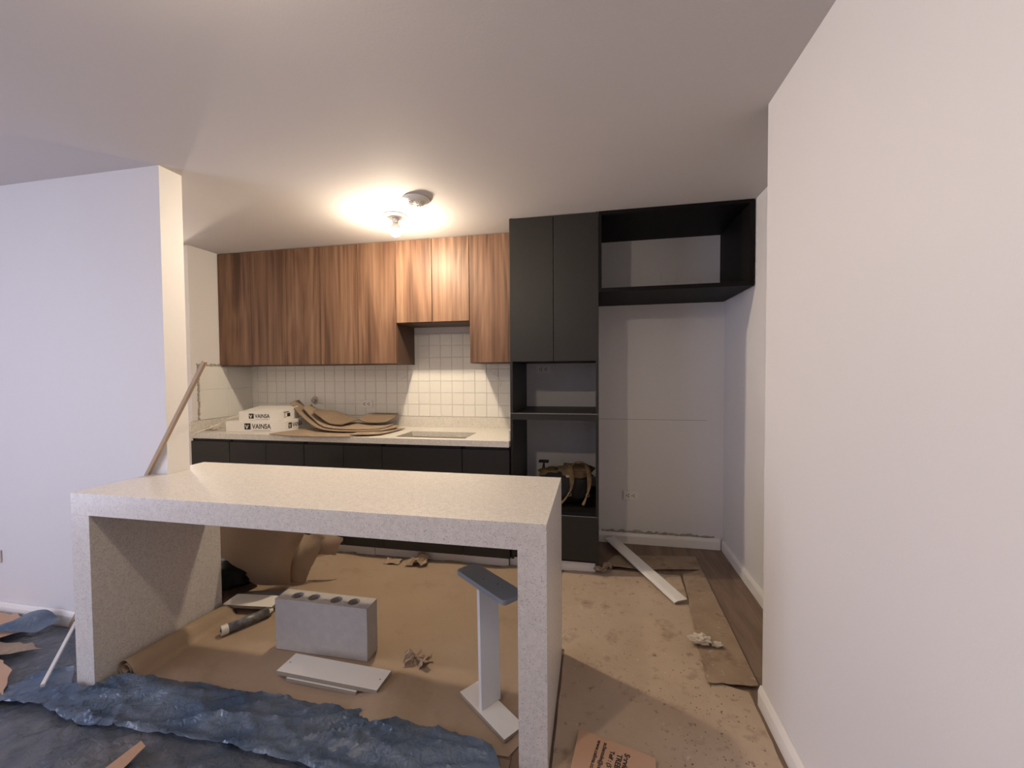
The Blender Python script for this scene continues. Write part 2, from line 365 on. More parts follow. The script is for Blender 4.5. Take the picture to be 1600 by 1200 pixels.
for ya, yb in ((-1.95, -.75), (-.75, .45)):
    m.box(XW-.08, XW-.03, ya, yb, .2, .2+t).box(XW-.08, XW-.03, ya, yb, 2.3-t, 2.3).box(XW-.08, XW-.03, ya, ya+t, .2, 2.3).box(XW-.08, XW-.03, yb-t, yb, .2, 2.3)
struct(m.build('window_1', plastic_white))
mw = MB(); mw.box(XW-.08, XW-.02, 3.1, 4.1, .8, .85).box(XW-.08, XW-.02, 3.1, 4.1, 2.05, 2.1).box(XW-.08, XW-.02, 3.1, 3.15, .85, 2.05).box(XW-.08, XW-.02, 4.05, 4.1, .85, 2.05)
struct(mw.build('window_2', plastic_white))
# skirting with a rounded top
def skirting(name, p0, p1, inward, h=.085, t=.016, end=0):
    p0, p1 = Vector((*p0, 0)), Vector((*p1, 0)); n = Vector((*inward, 0))
    prof = [(0, 0), (t, 0), (t, h*.72), (t*.72, h*.88), (t*.45, h), (0, h)]; k = len(prof)
    vs = [tuple(p+n*a+Vector((0, 0, z+.001))) for p in (p0, p1) for a, z in prof]
    fs = [tuple(range(k)), tuple(range(2*k-1, k-1, -1))]+[(i, (i+1) % k, k+(i+1) % k, k+i) for i in range(k)]
    return struct(MB().add(vs, fs).build(name, trim_white, None, .0015))
skirting('baseboard_right', (XR-.0005, YW+.02), (XR-.0005, YR+.0), (-1, 0))
skirting('baseboard_niche_right', (XN-.0005, YR+.02), (XN-.0005, YB-.02), (-1, 0))
skirting('baseboard_niche_back', (TX1+.002, YB-.0005), (XN-.02, YB-.0005), (0, -1))
skirting('baseboard_partition', (XW+.02, YP-.0005), (IX0-.03, YP-.0005), (0, -1))

# square white wall tiles, each its own piece on the wall it belongs to
TP_, TT = .102, .006
def tile_mesh(wx, wz, axis):
    key = (round(wx, 4), round(wz, 4), axis)
    if key not in tile_cache:
        m = MB(); g = .0011; e = .002
        a, b = wx/2-g, wz/2-g
        vs = [(-a, 0, -b), (a, 0, -b), (a, 0, b), (-a, 0, b), (-a, -TT+e, -b), (a, -TT+e, -b), (a, -TT+e, b), (-a, -TT+e, b), (-a+e, -TT, -b+e), (a-e, -TT, -b+e), (a-e, -TT, b-e), (-a+e, -TT, b-e)]
        fs = [(8, 9, 10, 11)]+[(4+i, 4+(i+1) % 4, 8+(i+1) % 4, 8+i) for i in range(4)]+[(i, (i+1) % 4, 4+(i+1) % 4, 4+i) for i in range(4)]
        m.add(vs, fs, RZ(90) if axis == 'x' else None)
        me = bpy.data.meshes.new('tile'); me.from_pydata(m.v, [], m.f); me.materials.append(tile_white)
        bm = bmesh.new(); bm.from_mesh(me); bmesh.ops.recalc_face_normals(bm, faces=bm.faces); 
        bm.to_mesh(me); bm.free(); tile_cache[key] = me
    return tile_cache[key]
tile_cache = {}
box('tile_bed', XL, TX0-.001, YB-.0022, YB, .9, 1.70, grout, wb)
rt_ = random.Random(2)
xs = [XL]+[-1.195+TP_*k for k in range(-19, 7)]+[TX0-.002]
xs = [x for i, x in enumerate(xs)]
for x0, x1 in zip(xs, xs[1:]):
    for r in range(7):
        z0, z1 = .99+TP_*r, .99+TP_*(r+1)
        if r >= 5 and not (x0 < -.93 and x1 > -1.56): continue
        if x1-x0 < .012: continue
        o = bpy.data.objects.new('tile', tile_mesh(x1-x0, TP_, 'y')); C.objects.link(o); o.parent = wb
        o.location = ((x0+x1)/2, YB-.001+rt_.uniform(-.0006, .0006), (z0+z1)/2); o.rotation_euler = (rt_.uniform(-.004, .004), 0, rt_.uniform(-.004, .004))
ys = [2.815, 3.08, 3.344]
box('tile_bed', XL, XL+.0022, 2.80, YB, .9, 1.445, grout, wl)
for y0, y1 in zip(ys, ys[1:]):
    for z0, z1 in ((.99, 1.24), (1.24, 1.432)):
        o = bpy.data.objects.new('tile', tile_mesh(y1-y0, z1-z0, 'x')); C.objects.link(o); o.parent = wl
        o.location = (XL+.001, (y0+y1)/2, (z0+z1)/2)
# raw plaster edges left around the tiles and above the niche skirting
def crumbly(name, pts, wd, axis, parent, seed, depth=.006):
    """ragged strip of mortar along a line on a wall; axis 'x' lies on a wall facing +x, 'y' on one facing -y"""
    rng = random.Random(seed); m = MB(); n = 40
    A, B = Vector(pts[0]), Vector(pts[1]); d = (B-A); L = d.length; d.normalize(); upv = Vector((0, 0, 1)) if abs(d.z) < .5 else Vector((0, 1, 0))
    nrm = Vector((1, 0, 0)) if axis == 'x' else Vector((0, -1, 0)); vs = []; fs = []
    for i in range(n+1):
        p = A+d*L*i/n; w0 = wd*rng.uniform(-.15, .25); w1 = wd*rng.uniform(.35, 1.05)
        vs += [tuple(p+upv*w0+nrm*.0003), tuple(p+upv*w0+nrm*depth*rng.uniform(.4, 1)), tuple(p+upv*w1+nrm*depth*rng.uniform(.3, .9)), tuple(p+upv*w1+nrm*.0003)]
    for i in range(n):
        a = i*4
        for k in range(3): fs.append((a+k, a+k+1, a+5+k, a+4+k))
    fs += [(0, 1, 2, 3), (n*4+3, n*4+2, n*4+1, n*4)]
    return m.add(vs, fs).build(name, plaster, parent)
crumbly('plaster_edge', ((XL, 2.795, .99), (XL, 2.795, 1.45)), .022, 'x', wl, 1)
crumbly('plaster_edge', ((XL, 2.79, 1.437), (XL, YU-.004, 1.437)), .024, 'x', wl, 2)
crumbly('plaster_edge', ((TX1+.03, YB, .087), (.90, YB, .087)), .024, 'y', wb, 3, .008)
box('wallboard_joint', TX1+.002, .84, YB-.0012, YB, .9885, .9915, mat('joint_grey', (.33, .31, .29), .9), wb)  # thin dark grey strip along the wallboard joint

# ================================================================== ISLAND
isl = thing('kitchen_island', 'speckled cream quartz waterfall island with thick top and slab legs', 'island', (-1.18, 1.65, 0))
ny0, ny1, nx = YP-.0015, YP+TP+.0015, XP+.0015
MB().prism([(IX0, IY0), (IX1, IY0), (IX1, IY1), (IX0, IY1), (IX0, ny1), (nx, ny1), (nx, ny0), (IX0, ny0)], IZ-ITK, IZ).build('worktop', quartz_m, isl, .0012)
MB().prism([(IX0, IY0), (IX0+IT, IY0), (IX0+IT, IY1), (IX0, IY1), (IX0, ny1), (nx, ny1), (nx, ny0), (IX0, ny0)], 0, IZ-ITK).build('leg', quartz_m, isl, .0008)
MB().box(IX1-IT, IX1, IY0, IY1, 0, IZ-ITK).build('leg', quartz_m, isl, .0008)

# ================================================================== UPPER CABINETS
def door(name, x0, x1, y, z0, z1, material, parent, th=.018, gap=.0022): return box(name, x0+gap, x1-gap, y, y+th, z0+gap, z1-gap, material, parent, .0012)
def upper(x0, x1, z0, splits, label):
    t = thing('upper_cabinet', label, 'cabinet', ((x0+x1)/2, YB, z0))
    m = MB(); y0, y1, p = YU+.0185, YB-TT-.003, .016
    m.box(x0+.0003, x0+p, y0, y1, z0+.0005, ZC-.001).box(x1-p, x1-.0003, y0, y1, z0+.0005, ZC-.001).box(x0+p, x1-p, y0, y1, z0+.0005, z0+p).box(x0+p, x1-p, y0, y1, ZC-.017, ZC-.001).box(x0+p, x1-p, y1-.006, y1, z0+p, ZC-.017)
    m.build('body', walnut_side, t)
    xs = [x0]+splits+[x1]
    for a, b in zip(xs, xs[1:]): door('door', a, b, YU, z0+.003, ZC-.003, walnut_m, t)
    return t
upper(XL+.001, -2.868, ZU, [], 'narrow single-door walnut wall cabinet against the side wall')
upper(-2.868, -2.206, ZU, [-2.521], 'two-door walnut wall cabinet above the white cartons')
upper(-2.206, -1.533, ZU, [-1.864], 'two-door walnut wall cabinet beside the short hood cabinet')
upper(-1.533, -.93, ZH, [-1.231], 'short two-door walnut cabinet over the hood space, lit by the bulb')
upper(-.93, TX0-.002, ZU, [], 'single-door walnut wall cabinet beside the tall black unit')

# ================================================================== TALL UNIT AND FRIDGE BRIDGE
tl = thing('tall_cabinet', 'tall matt black cabinet with two doors, two open niches and a drawer', 'cabinet', ((TX0+TX1)/2, YB, 0))
p = .018; y1 = YB-.003; yf = YT+.002
for a, b in ((TX0, TX0+p), (TX1-p, TX1)): box('side_panel', a, b, yf, y1, .075, ZC-.001, black_lam, tl, .0008)
box('top_panel', TX0+p, TX1-p, YT+.02, y1, ZC-.019, ZC-.001, black_in, tl)
box('shelf', TX0+p, TX1-p, YT+.02, y1, 1.437, 1.455, black_in, tl)
sh = box('shelf', TX0+.002, TX1-.002, YT-.004, y1-.001, 1.044, 1.087, black_lam, tl, .0008)
box('edge_strip', TX0+.002, TX1-.002, YT-.006, YT+.012, 1.0845, 1.0888, edge_grey, sh)
box('shelf', TX0+p, TX1-p, yf, y1, .426, .444, black_in, tl)
box('shelf', TX0+p, TX1-p, YT+.03, y1, .078, .096, black_in, tl)
box('recessed_channel', TX0+p, TX1-p, YT+.025, YT+.03, .39, .426, black_gap, tl)
door('door', TX0, -.267, YT, 1.437, ZC-.003, black_lam, tl); door('door', -.267, TX1, YT, 1.437, ZC-.003, black_lam, tl)
dr = door('drawer_front', TX0, TX1, YT, .098, .401, black_lam, tl)
box('edge_strip', TX0+.002, TX1-.002, YT-.0005, YT+.016, .3985, .4005, edge_grey, dr)
fb = thing('bridge_cabinet', 'open matt black frame cabinet above the empty fridge niche', 'cabinet', ((TX1+XN)/2, YB, ZF))
fx0, fx1 = TX1+.001, XN-.010; q = .026
box('side_panel', fx0, fx0+.018, YF, y1, ZF, ZC-.001, black_in, fb, .0008)
box('side_panel', fx1-q, fx1, YF, y1, ZF, ZC-.001, black_in, fb, .0008)
box('top_panel', fx0+.018, fx1-q, YF, y1, ZC-.024, ZC-.001, black_in, fb, .0008)
box('bottom_panel', fx0+.018, fx1-q, YF, y1, ZF, ZF+q, black_in, fb, .0008)

# ================================================================== BASE CABINETS, COUNTER, SINK
def base(x0, x1, splits, label, bottom=.082):
    t = thing('base_cabinet', label, 'cabinet', ((x0+x1)/2, YB, 0)); m = MB(); ya, yb = YC+.042, YB-.003; p = .016
    m.box(x0+.0003, x0+p, ya, yb, bottom, .852).box(x1-p, x1-.0003, ya, yb, bottom, .852).box(x0+p, x1-p, ya, yb, bottom, bottom+p).box(x0+p, x1-p, yb-.006, yb, bottom+p, .852)
    m.build('body', black_in, t)
    box('finger_channel', x0+.0005, x1-.0005, YC+.0425, YC+.046, .80, .857, black_gap, t)
    xs = [x0]+splits+[x1]
    for a, b in zip(xs, xs[1:]): door('door', a, b, YC+.02, bottom, .835, black_lam, t)
base(XL+.002, -2.83, [], 'narrow black base cabinet at the side wall under the cartons')
base(-2.83, -2.161, [-2.495], 'two-door black base cabinet below the white cartons')
base(-2.161, -1.516, [-1.829], 'two-door black base cabinet below the cardboard pile')
base(-1.516, -.907, [], 'wide-fronted black base cabinet below the sink')
base(-.907, TX0-.002, [], 'narrow black base cabinet beside the tall unit')
ct = thing('countertop', 'cream quartz counter with low upstand and rectangular sink cutout', 'countertop', (-1.88, 3.03, .858))
SX0, SX1, SY0, SY1 = -1.437, -.897, 2.772, 3.07
m = MB(); cx1 = TX0-.002
m.box(XL+.0025, SX0, YC, YB-.003, .858, .90).box(SX1, cx1, YC, YB-.003, .858, .90).box(SX0, SX1, YC, SY0, .858, .90).box(SX0, SX1, SY1, YB-.003, .858, .90)
bm = bmesh.new(); me = bpy.data.meshes.new('slab'); me.from_pydata([tuple(Vector(v)-ct.location) for v in m.v], [], m.f); bm.from_mesh(me)
bmesh.ops.remove_doubles(bm, verts=bm.verts, dist=1e-5); bm.to_mesh(me); bm.free(); me.materials.append(quartz_c)
so = bpy.data.objects.new('slab', me); C.objects.link(so); so.parent = ct
box('upstand', XL+.022, cx1-.0125, YB-.0225, YB-.0075, .90, .989, quartz_c, ct, .001)
box('upstand', XL+.0075, XL+.0215, YC+.004, YB-.0075, .90, .989, quartz_c, ct, .001)
box('upstand', cx1-.012, cx1, YC+.05, YB-.0075, .90, .965, quartz_c, ct, .001)
sk = thing('kitchen_sink', 'undermount stainless sink basin in the quartz counter', 'sink', ((SX0+SX1)/2, (SY0+SY1)/2, .66))
x0, x1, ya, yb, zb, zt = SX0-.006, SX1+.006, SY0-.006, SY1+.006, .66, .8575
mb = MB(); i = .02
mb.add([(x0, ya, zt), (x1, ya, zt), (x1, yb, zt), (x0, yb, zt), (x0+i, ya+i, zb), (x1-i, ya+i, zb), (x1-i, yb-i, zb), (x0+i, yb-i, zb)], [(0, 1, 5, 4), (1, 2, 6, 5), (2, 3, 7, 6), (3, 0, 4, 7), (4, 5, 6, 7)])
mb.build('basin', steel, sk, .012)
MB().lathe([(.045, .661), (.045, .664), (.03, .664), (.028, .662)], 20, T((x0+x1)/2, (ya+yb)/2, 0)).build('drain', mat('dark_steel', (.2, .19, .17), .35, .9), sk)
kg = 'white plinth boards at the foot of the cabinets'
tag(box('plinth_board', -3.0, -1.62, YC+.075, YC+.09, .001, .080, trim_white, None, .001), 'white plinth board below the base cabinets, half hidden by brown paper', 'plinth', kg)
tag(box('plinth_board', -1.618, -.592, YC+.082, YC+.097, .001, .075, trim_white, None, .001), 'white plinth board below the sink cabinet', 'plinth', kg)
tag(box('plinth_board', -.588, .004, YT+.055, YT+.07, .001, .075, trim_white, None, .001), 'white plinth board under the tall black cabinet', 'plinth', kg)

# ================================================================== LAMPS, DETECTOR, OUTLETS
def lamp(x, y, label, glow_m, drop=0):
    t = thing('ceiling_lamp', label, 'lamp', (x, y, ZC)); Z = ZC-drop
    MB().lathe([(.078, ZC-.0005), (.078, ZC-.005), (.070, ZC-.010), (.030, ZC-.016), (.026, ZC-.018)], 32, T(x, y, 0)).build('ceiling_rose', plastic_white, t, 0, True)
    if drop: MB().tube([(x, y, ZC-.0185), (x, y, Z-.0175)], .003, 8).build('cord', plastic_white, t, 0, True)
    MB().lathe([(.0215, Z-.018), (.0215, Z-.032), (.0195, Z-.034), (.0195, Z-.038), (.0215, Z-.040), (.0205, Z-.05), (.016, Z-.052)], 20, T(x, y, 0)).build('socket', plastic_white, t, 0, True)
    zb = Z-.096
    if drop:
        pr = [(.016, zb+.0366)]+[(max(.002, .040*math.cos(math.radians(60-k*15))), zb+.040*math.sin(math.radians(60-k*15))) for k in range(11)]
    else:
        MB().lathe([(.015, Z-.0525), (.020, Z-.058), (.030, Z-.068), (.037, zb+.0135), (.0399, zb+.0025)], 20, T(x, y, 0)).build('bulb_collar', plastic_white, t, 0, True)
        pr = [(.040, zb+.0023)]+[(max(.002, .040*math.cos(math.radians(1-k*9))), zb+.040*math.sin(math.radians(1-k*9))) for k in range(1, 11)]
    MB().lathe(pr, 20, T(x, y, 0)).build('bulb', glow_m, t, 0, True)
lamp(-1.29, 2.539, 'lit bare bulb in a white ceiling rose in front of the walnut cabinets', bulb_m)
lamp(-.84, .50, 'lit bare bulb in a white ceiling rose on the living room side of the island', bulb_m2)
lamp(-4.05, 3.10, 'lit bare bulb hanging on a cord in the side passage', glow('lit_bulb_passage', BULBCOL, BULB_W*1.1), .45)
sd = thing('smoke_detector', 'round white smoke detector with slotted face on the ceiling', 'smoke detector', (-1.047, 2.33, ZC))
MB().lathe([(.083, ZC-.0005), (.083, ZC-.004), (.078, ZC-.010), (.064, ZC-.019), (.058, ZC-.0205)], 36, T(-1.047, 2.33, 0)).build('housing', plastic_white, sd, 0, True)
MB().lathe([(.058, ZC-.0207), (.054, ZC-.0245), (.012, ZC-.0265), (.010, ZC-.0285), (.004, ZC-.029)], 28, T(-1.047, 2.33, 0)).build('grille', plastic_white, sd, 0, True)
for k in range(14):
    a = k*360/14
    MB().box(.018, .047, -.0035, .0035, ZC-.028, ZC-.024, T(-1.047, 2.33, 0)@RZ(a)).build('slot', mat('slot_dark', (.12, .11, .1), .7), sd)
def outlet(x, z, label, y=YB-.0005, blank=False):
    t = thing('wall_outlet', label, 'outlet', (x, y, z)); W, H = .058, .036
    MB().box(x-W, x+W, y-.008, y, z-H, z+H).build('plate', plastic_white if not blank else wall_paint, t, .003)
    if blank: return t
    for s in (-1, 1):
        cx = x+s*.021
        ins = MB().box(cx-.0185, cx+.0185, y-.0095, y-.0078, z-.021, z+.021).build('socket', plastic_white, t, .001)
        for dx, dz in ((-.008, 0), (.006, .009), (.006, -.009)):
            MB().lathe([(.0046, 0), (.0046, .0022)], 10, T(cx+dx, y-.0092, z+dz)@Matrix.Rotation(math.pi/2, 4, 'X')).build('pin_hole', hole_black, ins)
    return t
outlet(-1.998, 1.093, 'white double outlet on the tiled wall behind the cardboard', YB-TT-.0012)
outlet(-.409, 1.39, 'white double outlet inside the upper open niche of the tall unit')
outlet(.28, .385, 'white double outlet low on the niche wall beside the tall unit')
outlet(.562, 2.085, 'painted-over blank wall plate inside the bridge cabinet', blank=True)
outlet(-3.352, .345, 'white double outlet low on the living room partition', YP-.0005)
# capped water pipe in a rough hole in the tiles
pv = thing('water_outlet', 'capped water pipe stub in a rough plaster hole in the tiles', 'pipe', (-2.523, YB-.007, 1.124))
mb = MB(); rng = random.Random(5); n = 18
ring = [(rng.uniform(.034, .046)*math.cos(2*math.pi*k/n)*.8, rng.uniform(.034, .046)*math.sin(2*math.pi*k/n)) for k in range(n)]
mb.prism(ring, 0, .003, T(-2.523, YB-.0075, 1.124)@Matrix.Rotation(math.pi/2, 4, 'X')).build('plaster_patch', mat('patch_grey', (.52, .48, .42), .95, bump=(80, .6)), pv)
MB().lathe([(.014, 0), (.014, .02), (.019, .021), (.019, .034), (.012, .037)], 14, T(-2.518, YB-.0106, 1.122)@Matrix.Rotation(math.pi/2, 4, 'X')).build('pipe_cap', mat('pipe_grey', (.42, .39, .34), .5), pv, 0, False)
# cable tails hanging under the wall cabinets
cg = 'white cable tails under the wall cabinets'
for pts, lab in ((((-1.60, 3.325, 1.437), (-1.605, 3.33, 1.40), (-1.60, 3.333, 1.36), (-1.615, 3.33, 1.33), (-1.65, 3.325, 1.315)), 'white cable tail hanging under the two-door walnut cabinet beside the hood space'),
                 (((-.845, 3.32, 1.437), (-.845, 3.33, 1.38), (-.79, 3.335, 1.33), (-.765, 3.333, 1.27), (-.80, 3.33, 1.225)), 'white cable tail hanging under the single-door cabinet beside the tall unit')):
    tag(MB().tube(resample(list(pts), 20), .0022, 6).build('cable', plastic_white, None, 0, True), lab, 'cable', cg)

# ================================================================== ON THE COUNTER
def carton(x, y, z, yaw, L, D, H, label, lid):
    t = thing('carton', label, 'box', (x, y, z), 'white printed cartons stacked on the counter'); M = T(x, y, z)@RZ(yaw)
    MB().box(0, L, 0, D, 0, H, M).build('body', box_white, t, .002)
    if lid:
        pts = [(0, H+.001), (0, H+.010), (0.0, H+.026), (D*.98, H+.012), (D*.98, H+.001)]
        vs = [tuple(M@Vector((xx, yy if k not in (1,) else yy, zz))) for xx in (.004, L*.985) for k, (yy, zz) in enumerate([(0.002, H+.0005), (D-.004, H+.0005), (D-.004, H+.030), (.03, H+.004)])]
        MB().add(vs, [(0, 1, 2, 3), (7, 6, 5, 4), (0, 4, 5, 1), (1, 5, 6, 2), (2, 6, 7, 3), (3, 7, 4, 0)]).build('lid_flap', box_white, t, .001)
    return t, M
def logo(t, M, h):
    """square badge with a V and the printed name; M puts local x along the face and local y up it"""
    a = h*1.15
    MB().box(-a*1.25, -a*.25, -a*.13, a*.87, -.0003, .0006, M).build('badge', ink, t)
    text('badge_letter', 'V', h*1.0, M@T(-a*1.12, 0, .0008), box_white, t, .0002, bold=.001)
    text('lettering', 'VAINSA', h*1.25, M@T(0, 0, .0003), ink, t, .0004, sx=.82, bold=.0006)
    MB().box(h*.05, h*3.4, -h*.38, -h*.30, -.0002, .0005, M).build('small_print', mat('ink_grey', (.35, .33, .30), .7), t)
RX90 = Matrix.Rotation(math.pi/2, 4, 'X')
by = 8.7
tb, Mb_ = carton(-2.925, 2.789, .9006, by, .495, .30, .086, 'lower, longer white carton with black printed name on the counter', False)
logo(tb, Mb_@T(.22, -.0004, .026)@RX90, .044)
logo(tb, Mb_@T(.4955, .10, .028)@RZ(90)@RX90, .040)
ts, Ms = carton(-2.855, 2.845, .9872, by-2, .36, .25, .072, 'smaller white carton stacked on the longer carton', True)
logo(ts, Ms@T(.14, -.0004, .022)@RX90, .036)
Mq = Ms@T(.3604, .04, .02)@RZ(90)@RX90
for (a, b, c, d) in ((.0, .07, .040, .047), (.0, .03, .030, .033), (.045, .085, .004, .034), (.0, .035, .002, .006), (.01, .016, .012, .026)):
    MB().box(a, b, c, d, -.0003, .0005, Mq).build('printed_block', ink, ts)
# cardboard scraps piled on the counter
cgp = 'flattened cardboard on the counter'
def cp(name, rows, lab, m=card, th=.004, nu=16, nv=10, **k):
    return tag(patch(name, rows, nu, nv, th, m, **k), lab, 'cardboard', cgp)
cp('cardboard_sheet', [[(-2.47, 2.715, .905), (-2.25, 2.675, .903), (-2.0, 2.668, .902), (-1.76, 2.69, .904)], [(-2.42, 2.86, .908), (-2.2, 2.87, .904), (-2.0, 2.86, .904), (-1.66, 2.85, .905)], [(-2.33, 3.08, .906), (-2.1, 3.08, .904), (-1.9, 3.08, .904), (-1.6, 3.06, .905)]],
   'bottom torn cardboard sheet overhanging the counter edge', ragged=.5, seed=1)
cp('cardboard_sheet', [[(-1.78, 2.73, .914), (-1.66, 2.735, .916), (-1.57, 2.80, .913)], [(-1.80, 2.90, .912), (-1.66, 2.92, .912), (-1.55, 2.95, .910)], [(-1.82, 3.10, .910), (-1.66, 3.14, .910), (-1.54, 3.16, .910)]],
   'small torn cardboard flap near the sink', seed=2, ragged=.3)
cp('cardboard_sheet', [[(-2.585, 3.10, 1.115), (-2.385, 3.01, 1.0), (-2.12, 2.86, .933), (-1.85, 2.84, .921), (-1.62, 2.93, .922)], [(-2.60, 3.17, 1.125), (-2.40, 3.10, 1.00), (-2.14, 3.02, .940), (-1.86, 3.02, .926), (-1.58, 3.06, .925)], [(-2.61, 3.24, 1.13), (-2.42, 3.20, 1.005), (-2.16, 3.16, .945), (-1.88, 3.18, .93), (-1.62, 3.2, .927)]],
   'long cardboard sheet curling up against the cartons', seed=3, th=.005, nu=24)
cp('cardboard_sheet', [[(-2.47, 3.11, 1.075), (-2.32, 3.03, 1.00), (-2.10, 2.89, .945), (-1.85, 2.875, .932), (-1.66, 2.95, .931)], [(-2.47, 3.17, 1.085), (-2.33, 3.11, 1.01), (-2.12, 3.04, .952), (-1.86, 3.04, .937), (-1.64, 3.06, .936)], [(-2.48, 3.24, 1.09), (-2.35, 3.20, 1.018), (-2.13, 3.17, .957), (-1.88, 3.18, .942), (-1.66, 3.19, .938)]],
   'second curled cardboard sheet lying inside the longest curled one', seed=4, th=.005, nu=24)
cp('cardboard_sheet', [[(-2.33, 3.06, 1.045), (-2.24, 3.0, 1.02), (-2.10, 2.95, .965), (-1.98, 2.94, .958)], [(-2.34, 3.10, 1.055), (-2.22, 3.09, 1.045), (-2.08, 3.08, 1.0), (-1.96, 3.06, .972)], [(-2.32, 3.18, 1.05), (-2.20, 3.18, 1.04), (-2.06, 3.18, .995), (-1.95, 3.17, .975)]],
   'dark folded cardboard hump on top of the curled sheets', card_dark, seed=5, th=.006)
cp('cardboard_sheet', [[(-1.935, 3.10, .985), (-1.87, 3.08, .968), (-1.79, 3.06, .962), (-1.68, 3.08, .966)], [(-1.93, 3.20, 1.006), (-1.87, 3.20, 1.0), (-1.80, 3.20, .995), (-1.66, 3.20, .99)], [(-1.93, 3.26, 1.018), (-1.87, 3.27, 1.02), (-1.80, 3.27, 1.02), (-1.66, 3.27, 1.018)]],
   'dark cardboard piece at the back of the pile below the tiled-wall outlet', card_dark, seed=6, th=.005)
# mortar lump and string at the left end of the counter
def lump(name, c, r, m, seed, sub=3, amp=.4, sq=(1, 1, 1), fr=1.7):
    bm = bmesh.new(); bmesh.ops.create_icosphere(bm, subdivisions=sub, radius=1)
    for v in bm.verts:
        d = 1+amp*noise.noise(v.co*fr+Vector((seed, seed*.7, 0)))+amp*.5*noise.noise(v.co*fr*2.6+Vector((seed, 5, 3)))
        v.co = Vector((v.co.x*sq[0], v.co.y*sq[1], v.co.z*sq[2]))*d*r
    zmin = min(v.co.z for v in bm.verts)
    for v in bm.verts: v.co.z -= zmin; v.co += Vector(c)
    me = bpy.data.meshes.new(name); bm.to_mesh(me); bm.free(); me.materials.append(m); o = bpy.data.objects.new(name, me); C.objects.link(o); return o
tag(lump('mortar_lump', (-3.10, 2.855, .9004), .032, dust_white, 3, amp=.6, sq=(1.3, .8, .7)), 'small pale mortar lump on the counter beside the side wall', 'mortar')
STRING_PTS = [(-3.139, 2.69, .850), (-3.126, 2.70, .897), (-3.047, 2.80, .943), (-2.934, 2.83, 1.004), (-2.845, 2.84, 1.030)]
tag(MB().tube(resample(STRING_PTS, 24), .0042, 6).build('string', string_mat, None, 0, True), 'pale string drawn from the counter edge to the cartons', 'string')

# ================================================================== BAG IN THE NICHE
bz = .4445
bagt = thing('backpack', 'black bag with tan straps lying in the lower niche of the tall unit', 'bag', (-.19, 2.97, bz))
def blob(name, c, size, m, parent, seed, amp=.12, sub=4, pw=.6, fr=2.2):
    bm = bmesh.new(); bmesh.ops.create_icosphere(bm, subdivisions=sub, radius=1)
    for v in bm.verts:
        n = v.co.copy(); q = Vector([math.copysign(abs(x)**pw, x) for x in n]); d = 1+amp*noise.noise(n*fr+Vector((seed, 0, seed)))
        v.co = Vector((q.x*size[0], q.y*size[1], q.z*size[2]))*d+Vector(c)-parent.location
        v.co.z = max(v.co.z, bz+.0005-parent.location.z)
    me = bpy.data.meshes.new(name); bm.to_mesh(me); bm.free(); me.materials.append(m)
    for pl in me.polygons: pl.use_smooth = True
    o = bpy.data.objects.new(name, me); C.objects.link(o); o.parent = parent; return o
blob('body', (-.21, 2.99, bz+.105), (.185, .13, .105), bag_black, bagt, 2)
blob('flap', (-.14, 2.99, bz+.205), (.125, .11, .045), bag_tan, bagt, 5, .35, 4, .8)
blob('flap', (-.30, 3.0, bz+.185), (.10, .09, .035), bag_tan, bagt, 8, .35, 4, .8)
for x, sx in ((-.165, -.03), (-.045, -.015)):
    st = MB(); pts = resample([(x-.02, 2.99, bz+.255), (x, 2.90, bz+.25), (x+.012, 2.845, bz+.19), (x+.004, 2.828, bz+.11), (x+sx, 2.825, bz+.05), (x+sx*2.2, 2.815, bz+.012)], 20)
    s_ = st.tube(pts, .017, 8, .28).build('strap', bag_tan, bagt, 0, True)
    k = pts[13]; ringp = [(k[0]+.011*math.cos(a), k[1]-.008, k[2]-.012+.011*math.sin(a)) for a in [2*math.pi*i/16 for i in range(17)]]
    MB().tube(ringp, .0028, 6).build('ring', brass, s_, 0, True)
MB().tube(resample([(-.17, 2.93, bz+.235), (-.13, 2.90, bz+.285), (-.07, 2.90, bz+.283), (-.035, 2.93, bz+.225)], 16), .013, 8, .4).build('handle', bag_tan, bagt, 0, True)
blob('buckle', (-.18, 2.885, bz+.19), (.018, .008, .010), mat('buckle_plastic', (.4, .33, .22), .4), bagt, 3, .1, 2)
tg = thing('tripod_stand', 'small black tripod head poking up beside the tan bag', 'tripod', (-.37, 3.05, bz))
MB().box(-.41, -.335, 3.03, 3.075, bz+.245, bz+.262).build('head_plate', bag_black, tg, .006)
for dx, dy in ((-.05, 0), (.022, .03), (.03, -.03)):
    MB().tube([(-.372, 3.05, bz+.245), (-.372+dx, 3.05+dy, bz+.0005)], .005, 8).build('leg', bag_black, tg)

# ================================================================== FLOOR PROTECTION
def low(x, y, a, s, sd): return a*(.5+.5*noise.noise(Vector((x*s+sd, y*s, sd))))
# brown paper under and behind the island, its edge rolled up against the island leg
prof = []
for k in range(0, 26):                                        # spiral roll
    a = math.radians(-90+ -k*22); r = .016+.00108*k; prof.append((-2.066+r*math.cos(a), .0455+r*math.sin(a)))
prof = [(x, max(z, .003)) for x, z in prof]
ex, ez = prof[-1]
rowsY = [1.405, 1.55, 1.7, 1.85, 2.0]
mbp = MB(); th = .0012
def loft(prof, y0, y1, ny, wob):
    vs = []; fs = []; n = len(prof)
    for j in range(ny+1):
        y = y0+(y1-y0)*j/ny
        for x, z in prof: vs.append((x+wob*noise.noise(Vector((y*6, 0, 1))), y, max(.0022, z*(1-.45*j/ny))))
    for j in range(ny):
        for i in range(n-1): fs.append((j*n+i, j*n+i+1, (j+1)*n+i+1, (j+1)*n+i))
    return vs, fs
pm = thing('kraft_paper_sheet', 'large brown kraft paper sheet under the island with a rolled edge', 'paper', (-1.1, 2.1, 0))
